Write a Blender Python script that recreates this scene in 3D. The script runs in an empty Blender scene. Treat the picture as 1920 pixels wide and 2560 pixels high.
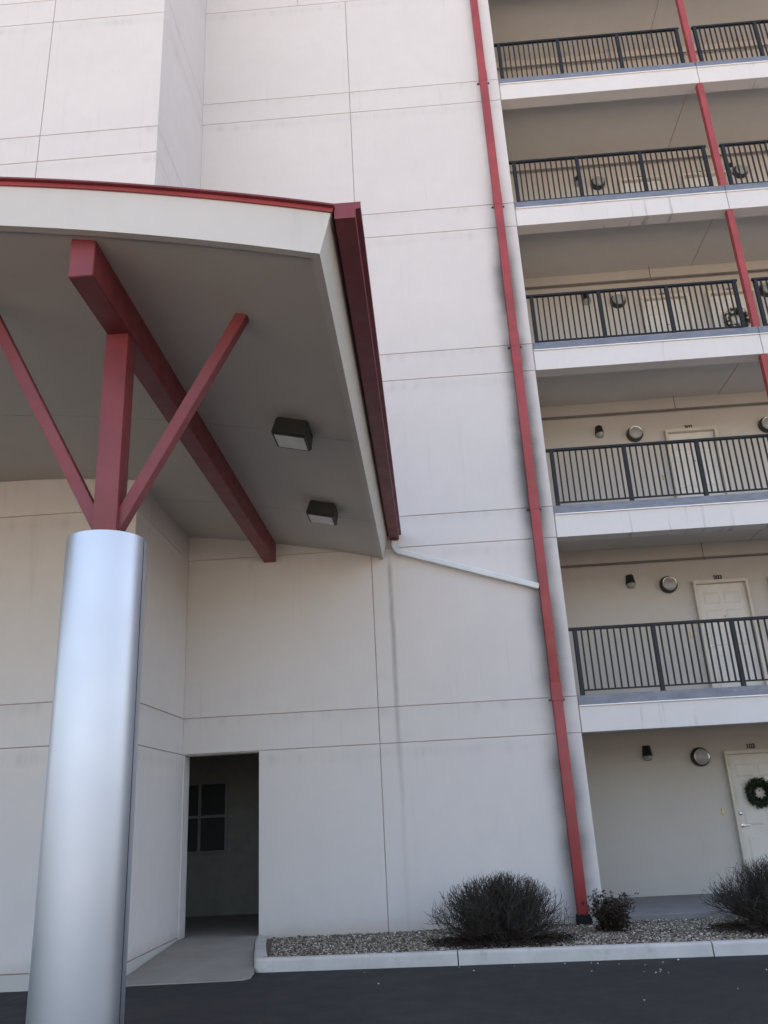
import bpy, bmesh, math, random
from mathutils import Vector, Matrix, noise

random.seed(7)
scene = bpy.context.scene
COL = scene.collection

# ------------------------------------------------------------------ camera
F_PX, CX, CY, CZ = 2079.304, -2.19387, -12.64140, 1.52017
YAW, PITCH, ROLL = -0.040373, 0.349299, -0.053380
fw = Vector((math.sin(YAW) * math.cos(PITCH), math.cos(YAW) * math.cos(PITCH), math.sin(PITCH)))
r0 = Vector((math.cos(YAW), -math.sin(YAW), 0))
u0 = r0.cross(fw)
rt = r0 * math.cos(ROLL) + u0 * math.sin(ROLL)
up = -r0 * math.sin(ROLL) + u0 * math.cos(ROLL)
camd = bpy.data.cameras.new('camera')
camd.sensor_fit = 'VERTICAL'
camd.sensor_height = 36.0
camd.lens = F_PX / 2560.0 * 36.0
camd.clip_start = 0.05
camd.clip_end = 3000
cam = bpy.data.objects.new('camera', camd)
COL.objects.link(cam)
M = Matrix.Identity(4)
for i in range(3):
    M[i][0], M[i][1], M[i][2] = rt[i], up[i], -fw[i]
M[0][3], M[1][3], M[2][3] = CX, CY, CZ
cam.matrix_world = M
scene.camera = cam

# ------------------------------------------------------------------ world, sun, exposure
SUN_EL, SUN_AZ = math.radians(50), math.radians(18)      # azimuth measured from +Y towards +X
world = bpy.data.worlds.new('World')
scene.world = world
world.use_nodes = True
wn = world.node_tree.nodes
wl = world.node_tree.links
wn.clear()
sky = wn.new('ShaderNodeTexSky')
sky.sky_type = 'NISHITA'
sky.sun_disc = False
sky.sun_elevation = SUN_EL
sky.sun_rotation = SUN_AZ
sky.air_density = 1.0
sky.dust_density = 2.5
sky.ozone_density = 1.0
bg = wn.new('ShaderNodeBackground')
bg.inputs['Strength'].default_value = 0.12
wo = wn.new('ShaderNodeOutputWorld')
wl.new(sky.outputs[0], bg.inputs['Color'])
wl.new(bg.outputs[0], wo.inputs['Surface'])
sund = bpy.data.lights.new('sun', 'SUN')
sund.energy = 4.6
sund.angle = math.radians(0.5)
sund.color = (1.0, 0.95, 0.87)
sun = bpy.data.objects.new('sun', sund)
COL.objects.link(sun)
sdir = Vector((math.sin(SUN_AZ) * math.cos(SUN_EL), math.cos(SUN_AZ) * math.cos(SUN_EL), math.sin(SUN_EL)))
sun.rotation_euler = sdir.to_track_quat('Z', 'Y').to_euler()
sun.location = (6, 20, 30)
vs = scene.view_settings
vs.view_transform = 'Standard'
vs.look = 'None'
vs.gamma = 1.0
vs.use_curve_mapping = False
vs.exposure = 2.28
vs.use_white_balance = True
vs.white_balance_temperature = 7800
vs.white_balance_tint = 17
scene.cycles.use_denoising = True
scene.cycles.max_bounces = 10
scene.cycles.diffuse_bounces = 6

# ------------------------------------------------------------------ materials
class N:
    """small helper around a node tree"""
    def __init__(s, name):
        s.m = bpy.data.materials.new(name)
        s.m.use_nodes = True
        s.t = s.m.node_tree
        s.b = s.t.nodes['Principled BSDF']
        s.pos = s.t.nodes.new('ShaderNodeNewGeometry')
    def new(s, k, **kw):
        n = s.t.nodes.new(k)
        for a, v in kw.items():
            setattr(n, a, v)
        return n
    def set(s, sock, v):
        if hasattr(v, 'is_output') or isinstance(v, bpy.types.NodeSocket):
            s.t.links.new(v, sock)
        else:
            sock.default_value = v
    def math(s, op, a, b=None, c=None, clamp=False):
        n = s.new('ShaderNodeMath', operation=op)
        n.use_clamp = clamp
        s.set(n.inputs[0], a)
        if b is not None: s.set(n.inputs[1], b)
        if c is not None: s.set(n.inputs[2], c)
        return n.outputs[0]
    def noise(s, scale, detail=4, rough=.55, vec=None, sc=None):
        n = s.new('ShaderNodeTexNoise')
        n.inputs['Scale'].default_value = scale
        n.inputs['Detail'].default_value = detail
        n.inputs['Roughness'].default_value = rough
        v = vec or s.pos.outputs['Position']
        if sc:
            mp = s.new('ShaderNodeMapping')
            mp.inputs['Scale'].default_value = sc
            s.t.links.new(v, mp.inputs['Vector'])
            v = mp.outputs[0]
        s.t.links.new(v, n.inputs['Vector'])
        return n.outputs['Fac']
    def ramp(s, x, a, b, lo=0., hi=1.):
        n = s.new('ShaderNodeMapRange')
        n.interpolation_type = 'SMOOTHSTEP'
        s.set(n.inputs[0], x)
        n.inputs[1].default_value, n.inputs[2].default_value = a, b
        n.inputs[3].default_value, n.inputs[4].default_value = lo, hi
        return n.outputs[0]
    def mix(s, f, a, b, blend='MIX'):
        n = s.new('ShaderNodeMix', data_type='RGBA', blend_type=blend)
        s.set(n.inputs[0], f)
        s.set(n.inputs[6], a if not isinstance(a, tuple) else (*a, 1)[:4])
        s.set(n.inputs[7], b if not isinstance(b, tuple) else (*b, 1)[:4])
        return n.outputs[2]
    def xyz(s):
        n = s.new('ShaderNodeSeparateXYZ')
        s.t.links.new(s.pos.outputs['Position'], n.inputs[0])
        return n.outputs
    def bump(s, h, strength=.2, dist=.01):
        n = s.new('ShaderNodeBump')
        n.inputs['Strength'].default_value = strength
        n.inputs['Distance'].default_value = dist
        s.t.links.new(h, n.inputs['Height'])
        s.t.links.new(n.outputs[0], s.b.inputs['Normal'])
    def done(s, col, rough=.6, metal=0., spec=.5):
        s.set(s.b.inputs['Base Color'], (*col, 1) if isinstance(col, tuple) else col)
        s.set(s.b.inputs['Roughness'], rough)
        s.set(s.b.inputs['Metallic'], metal)
        s.b.inputs['Specular IOR Level'].default_value = spec
        return s.m

def mat_stucco(name, base, stains=False, drips=False):
    n = N(name)
    big = n.ramp(n.noise(.55, 5), .3, .7)
    med = n.ramp(n.noise(3.2, 6, .65), .3, .72)
    d = tuple(c * .93 for c in base)
    col = n.mix(n.math('MULTIPLY', big, .6), base, d)
    col = n.mix(n.math('MULTIPLY', med, .34), col, tuple(c * k for c, k in zip(base, (.9, .89, .9))))
    o = n.xyz()
    streak = n.ramp(n.noise(1.0, 5, .6, sc=(9, 9, .5)), .58, .8)
    col = n.mix(n.math('MULTIPLY', streak, .17), col, (.3, .29, .28))
    if stains:
        ph = n.math('MODULO', n.math('ADD', n.math('SUBTRACT', 18.033, o[2]), .0), 3.)
        j1 = n.ramp(ph, .22, .0)
        j2 = n.ramp(n.math('ABSOLUTE', n.math('SUBTRACT', ph, .66)), .14, .0)
        run = n.ramp(n.noise(1.0, 5, .65, sc=(5, 5, .4)), .48, .72)
        jj = n.math('MULTIPLY', n.math('MAXIMUM', j1, j2), n.math('ADD', n.math('MULTIPLY', run, .16), .04))
        col = n.mix(jj, col, (.20, .19, .185))
        onwall = n.math('MULTIPLY', n.math('LESS_THAN', n.math('ABSOLUTE', o[1]), .05), 1.)
        # soot-like algae beside the downspout
        wob = n.math('MULTIPLY', n.math('SUBTRACT', n.noise(1.3, 5), .5), .16)
        dx = n.math('ADD', n.math('ABSOLUTE', n.math('ADD', o[0], .302)), wob)
        m = n.ramp(dx, .38, .06)
        m = n.math('POWER', m, 1.5)
        zv = n.ramp(n.noise(1.0, 3, .5, sc=(.3, .3, .55)), .34, .6, .35, 1.)
        hi = n.ramp(o[2], 13.2, 10.4)
        lo = n.ramp(o[2], -.2, .6, .4, 1.)
        m = n.math('MULTIPLY', n.math('MULTIPLY', m, zv), n.math('MULTIPLY', hi, lo))
        grain = n.ramp(n.noise(55, 5, .7), .25, .65, .74, 1.)
        m = n.math('MULTIPLY', n.math('MULTIPLY', m, grain), onwall)
        col = n.mix(n.math('MULTIPLY', m, .9), col, (.055, .058, .06))
        # run-off streak below the gutter elbow
        dx2 = n.math('ABSOLUTE', n.math('ADD', n.math('ADD', o[0], 2.665), n.math('MULTIPLY', n.math('SUBTRACT', n.noise(.8, 3), .5), .05)))
        m2 = n.math('MULTIPLY', n.ramp(dx2, .06, .0), n.ramp(o[2], 5.45, 5.1))
        m2 = n.math('MULTIPLY', m2, n.ramp(o[2], .6, 4.4, .18, 1.))
        m2 = n.math('MULTIPLY', n.math('MULTIPLY', m2, onwall), n.ramp(n.noise(9, 4, .7, sc=(1, 1, .3)), .25, .6, .5, 1.))
        col = n.mix(n.math('MULTIPLY', m2, .48), col, (.10, .10, .10))
        # splash-back soil above the gravel
        m3 = n.math('MULTIPLY', n.ramp(n.math('ADD', o[2], n.math('MULTIPLY', n.noise(5, 4), .18)), .36, .08), .32)
        col = n.mix(m3, col, (.30, .22, .14))
    if drips:
        dn = n.ramp(n.noise(1.0, 4, .6, sc=(7, 1, .35)), .56, .74)
        blot = n.ramp(n.noise(.55, 3, .5, sc=(1, .1, .9)), .47, .60)
        m = n.math('MULTIPLY', n.math('MULTIPLY', dn, blot), .8)
        col = n.mix(m, col, (.13, .13, .14))
        b2 = n.math('MULTIPLY', n.ramp(n.noise(2.6, 6, .7), .62, .75), .18)
        col = n.mix(b2, col, (.2, .2, .21))
    h = n.noise(140, 3, .7)
    h2 = n.noise(1.6, 3)
    n.bump(n.math('ADD', n.math('MULTIPLY', h, .35), n.math('MULTIPLY', h2, 1.6)), .22, .008)
    return n.done(col, .88, spec=.25)

def mat_simple(name, base, rough=.5, metal=0., var=.12, nscale=4., bump=0., bscale=120, spec=.5):
    n = N(name)
    f = n.ramp(n.noise(nscale, 5, .6), .3, .7)
    col = n.mix(f, tuple(c * (1 + var * .5) for c in base), tuple(c * (1 - var) for c in base))
    if bump:
        n.bump(n.noise(bscale, 4, .65), bump, .005)
    rr = n.ramp(n.noise(nscale * 2.3, 4), .3, .7, rough * .88, min(1, rough * 1.12))
    return n.done(col, rr, metal, spec)

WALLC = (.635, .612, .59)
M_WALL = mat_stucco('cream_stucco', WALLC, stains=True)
M_FASC = mat_stucco('slab_stucco', (.66, .645, .63), drips=True)
M_CANFASC = mat_stucco('canopy_stucco', (.56, .54, .505))
M_GROOVE = mat_simple('groove_sealant', (.42, .33, .30), .9, var=.3)
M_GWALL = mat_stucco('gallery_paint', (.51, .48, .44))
M_CEIL = mat_stucco('ceiling_paint', (.60, .575, .535))
M_SOFFIT = mat_stucco('soffit_board', (.52, .495, .455))
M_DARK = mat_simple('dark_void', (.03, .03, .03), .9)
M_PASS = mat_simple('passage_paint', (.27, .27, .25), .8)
M_RED = mat_simple('red_paint', (.20, .034, .040), .5, var=.16, nscale=2.5, bump=.03, bscale=60)
M_REDPIPE = mat_simple('red_pipe_paint', (.33, .044, .044), .5, var=.2, nscale=1.6)
M_BLACK = mat_simple('black_powder_coat', (.011, .013, .016), .5, var=.3, spec=.3)
M_LAMPBLK = mat_simple('lamp_black', (.012, .014, .015), .5, var=.2)
M_BRONZE = mat_simple('lamp_bronze', (.05, .05, .046), .4, .5)
M_CHROME = mat_simple('rim_metal', (.62, .61, .58), .28, 1.)
M_LENS = mat_simple('lamp_lens', (.30, .31, .30), .3)
M_DIFF = mat_simple('lamp_diffuser', (.62, .63, .62), .35)
M_DOOR = mat_simple('door_paint', (.60, .575, .53), .5, var=.06)
M_FRAME = mat_simple('frame_paint', (.56, .52, .45), .55, var=.08)
M_WHITEM = mat_simple('white_metal', (.66, .70, .70), .35, var=.06)
M_TRIM = mat_simple('white_trim', (.86, .86, .86), .4, var=.05)
M_PIPE = mat_simple('pipe_grey', (.16, .15, .13), .5)
M_BRASS = mat_simple('brass', (.45, .32, .12), .35, .8)
M_WINFR = mat_simple('window_frame_grey', (.24, .255, .26), .6)
M_DIGIT = mat_simple('digit_dark', (.03, .028, .026), .5)
M_RUBBER = mat_simple('black_boot', (.008, .008, .008), .8, spec=.15)
M_PLINTH = mat_stucco('plinth_concrete', (.50, .49, .46))

def mat_flashing():
    n = N('galvanised_flashing')
    f = n.ramp(n.noise(3., 6, .7, sc=(1, 1, 2.5)), .35, .65)
    col = n.mix(f, (.135, .15, .18), (.19, .21, .245))
    w = n.ramp(n.noise(11, 5, .7, sc=(.5, 1, 2)), .62, .7)
    col = n.mix(n.math('MULTIPLY', w, .6), col, (.38, .41, .46))
    return n.done(col, .5, .2)
M_FLASH = mat_flashing()

def mat_alu():
    n = N('brushed_aluminium')
    col = n.mix(n.ramp(n.noise(1.2, 3), .3, .7), (.495, .54, .61), (.465, .51, .58))
    rr = n.ramp(n.noise(2.0, 4, .6), .3, .7, .40, .44)
    n.bump(n.noise(1.0, 2, .5, sc=(1.1, 1.1, .35)), .03, .02)
    return n.done(col, rr, 1.)
M_ALU = mat_alu()

def mat_asphalt():
    n = N('asphalt')
    big = n.ramp(n.noise(.5, 5), .3, .7)
    fine = n.ramp(n.noise(90, 3, .7), .35, .75)
    col = n.mix(big, (.017, .018, .019), (.024, .024, .0245))
    col = n.mix(n.math('MULTIPLY', fine, .3), col, (.055, .055, .055))
    sp = n.ramp(n.noise(260, 2, .5), .70, .78)
    col = n.mix(n.math('MULTIPLY', sp, .5), col, (.2, .19, .18))
    pt = n.math('MULTIPLY', n.ramp(n.noise(2.4, 6, .7), .64, .72), .5)
    col = n.mix(pt, col, (.055, .048, .042))
    n.bump(n.math('ADD', n.noise(110, 4, .7), n.math('MULTIPLY', n.noise(9, 3), 1.5)), .45, .01)
    return n.done(col, n.ramp(n.noise(3, 4), .3, .7, .72, .92), spec=.35)
M_ASPHALT = mat_asphalt()

def mat_concrete(name, base, stain):
    n = N(name)
    f = n.ramp(n.noise(2.2, 7, .65), .3, .7)
    col = n.mix(f, base, tuple(c * .84 for c in base))
    s1 = n.math('MULTIPLY', n.ramp(n.noise(6, 6, .72), .55, .72), .5)
    col = n.mix(s1, col, stain)
    s2 = n.math('MULTIPLY', n.ramp(n.noise(40, 4, .7), .58, .72), .35)
    col = n.mix(s2, col, tuple(c * .6 for c in base))
    n.bump(n.math('ADD', n.noise(70, 5, .7), n.math('MULTIPLY', n.noise(5, 3), 2.)), .35, .008)
    return n.done(col, .85, spec=.3)
M_KERB = mat_concrete('kerb_concrete', (.54, .525, .50), (.30, .27, .23))
M_APRON = mat_concrete('apron_concrete', (.30, .282, .25), (.24, .225, .195))
M_WALK = mat_concrete('walkway_concrete', (.25, .25, .25), (.2, .2, .2))
M_BOUNCE = mat_concrete('pale_bounce_ground', (.33, .305, .275), (.25, .23, .20))  # pale tone of the unseen ground added to bounce sunlight
M_SOIL = mat_concrete('bed_soil', (.13, .105, .08), (.07, .055, .04))

def mat_pebble():
    n = N('river_pebble')
    r = n.pos.outputs['Random Per Island']
    cr = n.new('ShaderNodeValToRGB')
    e = cr.color_ramp.elements
    e[0].position, e[0].color = 0., (.055, .045, .034, 1)
    e[1].position, e[1].color = 1., (.56, .55, .53, 1)
    for p, c in ((.3, (.13, .098, .064, 1)), (.58, (.215, .175, .13, 1)), (.80, (.33, .295, .245, 1))):
        x = e.new(p); x.color = c
    n.t.links.new(r, cr.inputs[0])
    return n.done(cr.outputs[0], .75)
M_PEBBLE = mat_pebble()

def mat_island(name, cols, rough=.7, trans=0.):
    n = N(name)
    cr = n.new('ShaderNodeValToRGB')
    e = cr.color_ramp.elements
    e[0].color, e[1].color = (*cols[0], 1), (*cols[-1], 1)
    for i, c in enumerate(cols[1:-1]):
        x = e.new((i + 1) / (len(cols) - 1)); x.color = (*c, 1)
    n.t.links.new(n.pos.outputs['Random Per Island'], cr.inputs[0])
    return n.done(cr.outputs[0], rough, spec=.3)
M_TWIG = mat_island('twig_bark', [(.026, .022, .018), (.042, .036, .028), (.07, .06, .048)])
M_STEM = mat_island('stem_bark', [(.035, .027, .022), (.06, .046, .038)])
M_NLEAF = mat_island('nandina_leaf', [(.016, .022, .011), (.040, .016, .012), (.022, .026, .013), (.055, .022, .016)], .5)
M_LITTER = mat_island('dead_leaf', [(.016, .011, .008), (.036, .023, .015), (.026, .018, .012), (.06, .04, .026)], .8)
M_NEEDLE = mat_island('wreath_needle', [(.010, .020, .012), (.02, .035, .016), (.014, .026, .014)], .6)
M_NEEDLE2 = mat_island('wreath_twig', [(.05, .045, .025), (.03, .04, .018), (.08, .055, .03)], .6)
M_ORN = mat_island('wreath_ornament', [(.55, .5, .42), (.35, .06, .05), (.5, .36, .2), (.6, .58, .55)], .35)

def mat_glass():
    n = N('dark_window_glass')
    return n.done((.055, .065, .07), .12, spec=.5)
M_GLASS = mat_glass()

# ------------------------------------------------------------------ geometry helpers
class MB:
    """collects shapes, then becomes one mesh object"""
    def __init__(s):
        s.bm = bmesh.new()
    def box(s, x0, x1, y0, y1, z0, z1, bev=0., seg=1):
        vs = [s.bm.verts.new((x, y, z)) for x in (x0, x1) for y in (y0, y1) for z in (z0, z1)]
        fs = [s.bm.faces.new([vs[i] for i in q]) for q in
              ((0, 1, 3, 2), (4, 6, 7, 5), (0, 4, 5, 1), (2, 3, 7, 6), (0, 2, 6, 4), (1, 5, 7, 3))]
        if bev:
            ed = list({e for f in fs for e in f.edges})
            bmesh.ops.bevel(s.bm, geom=ed, offset=bev, segments=seg, affect='EDGES', profile=.5)
        return s
    def hexa(s, b, t):
        """bottom 4 points, top 4 points (same winding)"""
        vb = [s.bm.verts.new(p) for p in b]
        vt = [s.bm.verts.new(p) for p in t]
        s.bm.faces.new(vb[::-1]); s.bm.faces.new(vt)
        for i in range(4):
            j = (i + 1) % 4
            s.bm.faces.new((vb[i], vb[j], vt[j], vt[i]))
        return s
    def prism(s, prof, a, b, axis='Y'):
        """closed 2D profile swept from a to b along axis (Y: profile is (x,z); X: profile is (y,z))"""
        def P(u, v, w):
            return (u, w, v) if axis == 'Y' else (w, u, v) if axis == 'X' else (u, v, w)
        A = [s.bm.verts.new(P(u, v, a)) for u, v in prof]
        B = [s.bm.verts.new(P(u, v, b)) for u, v in prof]
        n = len(prof)
        s.bm.faces.new(A[::-1]); s.bm.faces.new(B)
        for i in range(n):
            j = (i + 1) % n
            s.bm.faces.new((A[i], A[j], B[j], B[i]))
        return s
    def bar(s, p, q, w, h, upv=(0, 0, 1), bev=0.):
        p, q = Vector(p), Vector(q)
        d = (q - p).normalized()
        x = d.cross(Vector(upv)).normalized()
        y = x.cross(d)
        c = [(-w / 2, -h / 2), (w / 2, -h / 2), (w / 2, h / 2), (-w / 2, h / 2)]
        k = len(s.bm.verts)
        s.hexa([p + x * a + y * b for a, b in c], [q + x * a + y * b for a, b in c])
        if bev:
            s.bm.verts.ensure_lookup_table()
            nv = set(s.bm.verts[k:])
            ed = [e for e in s.bm.edges if e.verts[0] in nv and e.verts[1] in nv]
            bmesh.ops.bevel(s.bm, geom=ed, offset=bev, segments=2, affect='EDGES', profile=.5)
        return s
    def lathe(s, prof, org, axis='Z', n=32, a0=0., a1=2 * math.pi):
        """prof: (r, h) list; axis Z or -Y (h grows towards -Y)"""
        full = abs(a1 - a0 - 2 * math.pi) < 1e-6
        m = n if full else n + 1
        rings = []
        for r, h in prof:
            ring = []
            for i in range(m):
                a = a0 + (a1 - a0) * i / n
                if axis == 'Z':
                    p = (org[0] + r * math.cos(a), org[1] + r * math.sin(a), org[2] + h)
                else:
                    p = (org[0] + r * math.cos(a), org[1] - h, org[2] + r * math.sin(a))
                ring.append(s.bm.verts.new(p))
            rings.append(ring)
        for A, B in zip(rings, rings[1:]):
            for i in range(n):
                j = (i + 1) % m
                s.bm.faces.new((A[i], A[j], B[j], B[i]))
        if full:
            if prof[0][0] > 1e-4: s.bm.faces.new(rings[0][::-1])
            if prof[-1][0] > 1e-4: s.bm.faces.new(rings[-1])
        return s
    def tube(s, pts, rad, n=3):
        prev = None
        d = None
        for i, p in enumerate(pts):
            p = Vector(p)
            if i < len(pts) - 1: d = (Vector(pts[i + 1]) - p).normalized()
            a = d.cross(Vector((.31, .77, .55))).normalized()
            b = a.cross(d)
            r = rad[i]
            ring = [s.bm.verts.new(p + (a * math.cos(t) + b * math.sin(t)) * r) for t in [2 * math.pi * k / n for k in range(n)]]
            if prev:
                for k in range(n):
                    s.bm.faces.new((prev[k], prev[(k + 1) % n], ring[(k + 1) % n], ring[k]))
            else:
                s.bm.faces.new(ring[::-1])
            prev = ring
        s.bm.faces.new(prev)
        return s
    def quad(s, *pts):
        s.bm.faces.new([s.bm.verts.new(p) for p in pts])
        return s
    def mesh(s, name, smooth=None, org=(0, 0, 0)):
        bmesh.ops.recalc_face_normals(s.bm, faces=s.bm.faces)
        me = bpy.data.meshes.new(name)
        if org != (0, 0, 0):
            bmesh.ops.translate(s.bm, verts=s.bm.verts, vec=Vector(org) * -1)
        s.bm.to_mesh(me); s.bm.free()
        if smooth is not None:
            for p in me.polygons: p.use_smooth = True
            if smooth > 0: me.set_sharp_from_angle(angle=math.radians(smooth))
        return me
    def build(s, name, mat, parent=None, smooth=None, org=None):
        """shapes are given in world coordinates; origin = org, or the parent's origin"""
        if org is None:
            org = tuple(wpos(parent)) if parent else (0, 0, 0)
        me = s.mesh(name, smooth, tuple(org))
        me.materials.append(mat)
        o = bpy.data.objects.new(name, me)
        COL.objects.link(o)
        if parent:
            o.parent = parent
            o.location = Vector(org) - wpos(parent)
        else:
            o.location = org
        return o

WP = {}
def wpos(o):
    v = Vector(o.location)
    while o.parent:
        o = o.parent; v += o.location
    return v

def put(name, me, loc, parent=None):
    """an object that shares mesh data, placed at a world position"""
    o = bpy.data.objects.new(name, me)
    COL.objects.link(o)
    if parent:
        o.parent = parent; o.location = Vector(loc) - wpos(parent)
    else:
        o.location = loc
    return o

def tag(o, label, cat, group=None):
    o['label'] = label; o['category'] = cat
    if group: o['group'] = group
    return o

def thing(name, loc, label, cat, group=None):
    o = bpy.data.objects.new(name, None)
    o.empty_display_size = .2
    COL.objects.link(o)
    o.location = loc
    return tag(o, label, cat, group)

def kind(o, k):
    o['kind'] = k
    return o

# ------------------------------------------------------------------ dimensions
H = 3.0
FZ = {k: 3.033 + (k - 2) * H for k in range(2, 8)}     # gallery floor levels
FZ[1] = 0.09
BAND = .523
ASPH = -0.10
XC = -5.884        # inner corner of tower bay and facade
XJ = -2.947
YB = -2.48         # front of the tower bay
YG = 2.2           # gallery back wall
TOP = 20.0
GAP = .010

# ------------------------------------------------------------------ ground
g = MB()
g.quad((-900, -900, ASPH), (900, -900, ASPH), (900, 900, ASPH), (-900, 900, ASPH))
kind(g.build('asphalt_road', M_ASPHALT), 'structure')

lw = MB()  # unseen sunlit ground behind the camera, added to bounce warm light onto the facade
lw.quad((-120, -140, ASPH + .06), (120, -140, ASPH + .06), (120, -19.5, ASPH + .06), (-120, -19.5, ASPH + .06))
kind(lw.build('unseen_bounce_ground', M_BOUNCE), 'structure')
KSL = -.062        # the kerb line is slightly skewed to the facade
def kerb_y(x): return -1.98 + KSL * (x + 4.36)

# planting bed soil
b = MB()
b.hexa([(-4.72, .0, ASPH), (-4.32, kerb_y(-4.32) + .12, ASPH), (9., kerb_y(9) + .12, ASPH), (9., 0, ASPH)],
       [(-4.72, .0, .005), (-4.32, kerb_y(-4.32) + .12, .0), (9., kerb_y(9) + .12, .0), (9., 0, .005)])
kind(b.build('planting_bed', M_SOIL), 'structure')

# kerb: stones with open joints, rounded nose
kroot = kind(bpy.data.objects.new('kerb', None), 'structure')
COL.objects.link(kroot); kroot.location = (-2, -2.1, ASPH)
KTOP = .04
def kerb_prof():
    pr = [(.15, ASPH - .02), (.15, KTOP - .006)]
    r = .035
    for a in range(90, 181, 18):
        pr.append((r + r * math.cos(math.radians(a)) + .008, KTOP - r + r * math.sin(math.radians(a))))
    pr.append((-.006, ASPH - .02))
    return pr
def kerb_run(x0, x1, n=14):
    m = MB()
    rings = []
    for i in range(n + 1):
        x = x0 + (x1 - x0) * i / n
        jit = .004 * noise.noise((x * 2.1, 3, 0))
        rings.append([m.bm.verts.new((x, kerb_y(x) + y + jit, z + .004 * noise.noise((x * 1.7, 9, z)))) for y, z in kerb_prof()])
    for A, B in zip(rings, rings[1:]):
        for i in range(len(A)):
            j = (i + 1) % len(A)
            m.bm.faces.new((A[i], A[j], B[j], B[i]))
    m.bm.faces.new(rings[0]); m.bm.faces.new(rings[-1][::-1])
    return m.build('kerb_stone', M_KERB, kroot, smooth=40)
kerb_run(-4.17, -2.062)
kerb_run(-2.048, .715)
kerb_run(.729, 3.7)
kerb_run(3.714, 6.7)
# the return beside the doorway: swept round the corner
def kerb_corner():
    path = [(-4.775, -.01), (-4.70, -.5), (-4.60, -1.0), (-4.50, -1.5), (-4.43, -1.80)]
    for a in range(10, 91, 16):
        t = math.radians(a)
        path.append((-4.30 - .12 * math.cos(t), -1.86 - .125 * math.sin(t)))
    path.append((-4.172, kerb_y(-4.172)))
    m = MB(); rings = []
    for i, (x, y) in enumerate(path):
        p0 = path[max(0, i - 1)]; p1 = path[min(len(path) - 1, i + 1)]
        d = Vector((p1[0] - p0[0], p1[1] - p0[1])).normalized()
        nx, ny = -d.y, d.x                       # inwards, towards the bed
        if nx < 0 and ny < .2: nx, ny = -nx, -ny
        rings.append([m.bm.verts.new((x + nx * w, y + ny * w, z + (.02 * (1 - i / len(path)) if z > 0 else 0))) for w, z in kerb_prof()])
    for A, B in zip(rings, rings[1:]):
        for i in range(len(A)):
            j = (i + 1) % len(A)
            m.bm.faces.new((A[i], A[j], B[j], B[i]))
    m.bm.faces.new(rings[0]); m.bm.faces.new(rings[-1][::-1])
    return m.build('kerb_stone', M_KERB, kroot, smooth=40)
kerb_corner()

# concrete apron in front of the doorway, sloping to the asphalt, and the passage floor
a = MB()
pts = [(XC + .03, 0), (-4.76, 0), (-4.70, -.5), (-4.60, -1.0), (-4.50, -1.5), (-4.43, -1.85), (-4.38, -2.05), (-4.36, -2.34), (-4.42, -2.44), (-4.6, -2.46), (XC + .03, -2.475)]
def apz(y): return .05 + (.05 - (ASPH + .012)) * y / 2.47 if y < 0 else .05
top = [a.bm.verts.new((x, y, apz(y))) for x, y in pts]
bot = [a.bm.verts.new((x, y, ASPH - .05)) for x, y in pts]
a.bm.faces.new(top); a.bm.faces.new(bot[::-1])
for i in range(len(pts)):
    j = (i + 1) % len(pts)
    a.bm.faces.new((top[i], bot[i], bot[j], top[j]))
kind(a.build('entrance_apron', M_APRON), 'structure')
a = MB().box(-8.2, -3.4, .006, 3.0, ASPH, .046)
kind(a.build('passage_floor', M_APRON), 'structure')
a = MB().box(.0, 14, -.10, 2.2, ASPH, FZ[1], .006)
kind(a.build('walkway', M_WALK), 'structure')

# ------------------------------------------------------------------ apartment building
bld = thing('apartment_building', (0, 2.2, ASPH), 'cream stucco apartment block with grooved walls and open galleries', 'building')
ROWS = [(-.15, 2.51)]
for k in range(2, 8):
    ROWS.append((FZ[k] - BAND, FZ[k]))
    if k < 7: ROWS.append((FZ[k], FZ[k + 1] - BAND))
ROWS.append((FZ[7], TOP))
hg = GAP / 2

# facade wall with the passage opening
OX0, OX1, OZ = -5.852, -4.742, 2.497
w = MB()
yb = .016
w.box(XC - .2, OX0, yb, .25, -.15, OZ)
w.box(OX1, -.004, yb, .25, -.15, OZ)
w.box(XC - .2, -.004, yb, .25, OZ, TOP)
wall = w.build('wall', M_GROOVE, bld)
def panel(parent, x0, x1, z0, z1, y=0., mat=M_WALL):
    MB().box(x0, x1, y, y + .03, z0, z1, .004).build('wall_panel', mat, parent)
for i, (z0, z1) in enumerate(ROWS):
    a0, a1 = z0 + hg, z1 - hg
    if i == 0:
        panel(wall, XC - .002, OX0, z0, OZ + .004)
        panel(wall, OX1, XJ - hg, z0, a1)
        panel(wall, XJ + hg, 0, z0, a1)
        continue
    cols = [XC - .002, XJ, 0] if z0 < 17.4 else [XC - .002, -3.95, 0]
    for c0, c1 in zip(cols, cols[1:]):
        l = c0 + (0 if c0 < -5 else hg); r = c1 - (0 if c1 == 0 else hg)
        panel(wall, l, r, a0, a1 if i < len(ROWS) - 1 else z1)
# stuccoed reveals of the opening
MB().box(OX0 - .02, OX0 + .003, .032, .26, -.1, OZ).build('door_reveal', M_WALL, wall)
MB().box(OX1 - .003, OX1 + .02, .032, .26, -.1, OZ).build('door_reveal', M_WALL, wall)
MB().box(OX0, OX1, .032, .26, OZ - .003, OZ + .02).build('door_reveal', M_WALL, wall)

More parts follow.
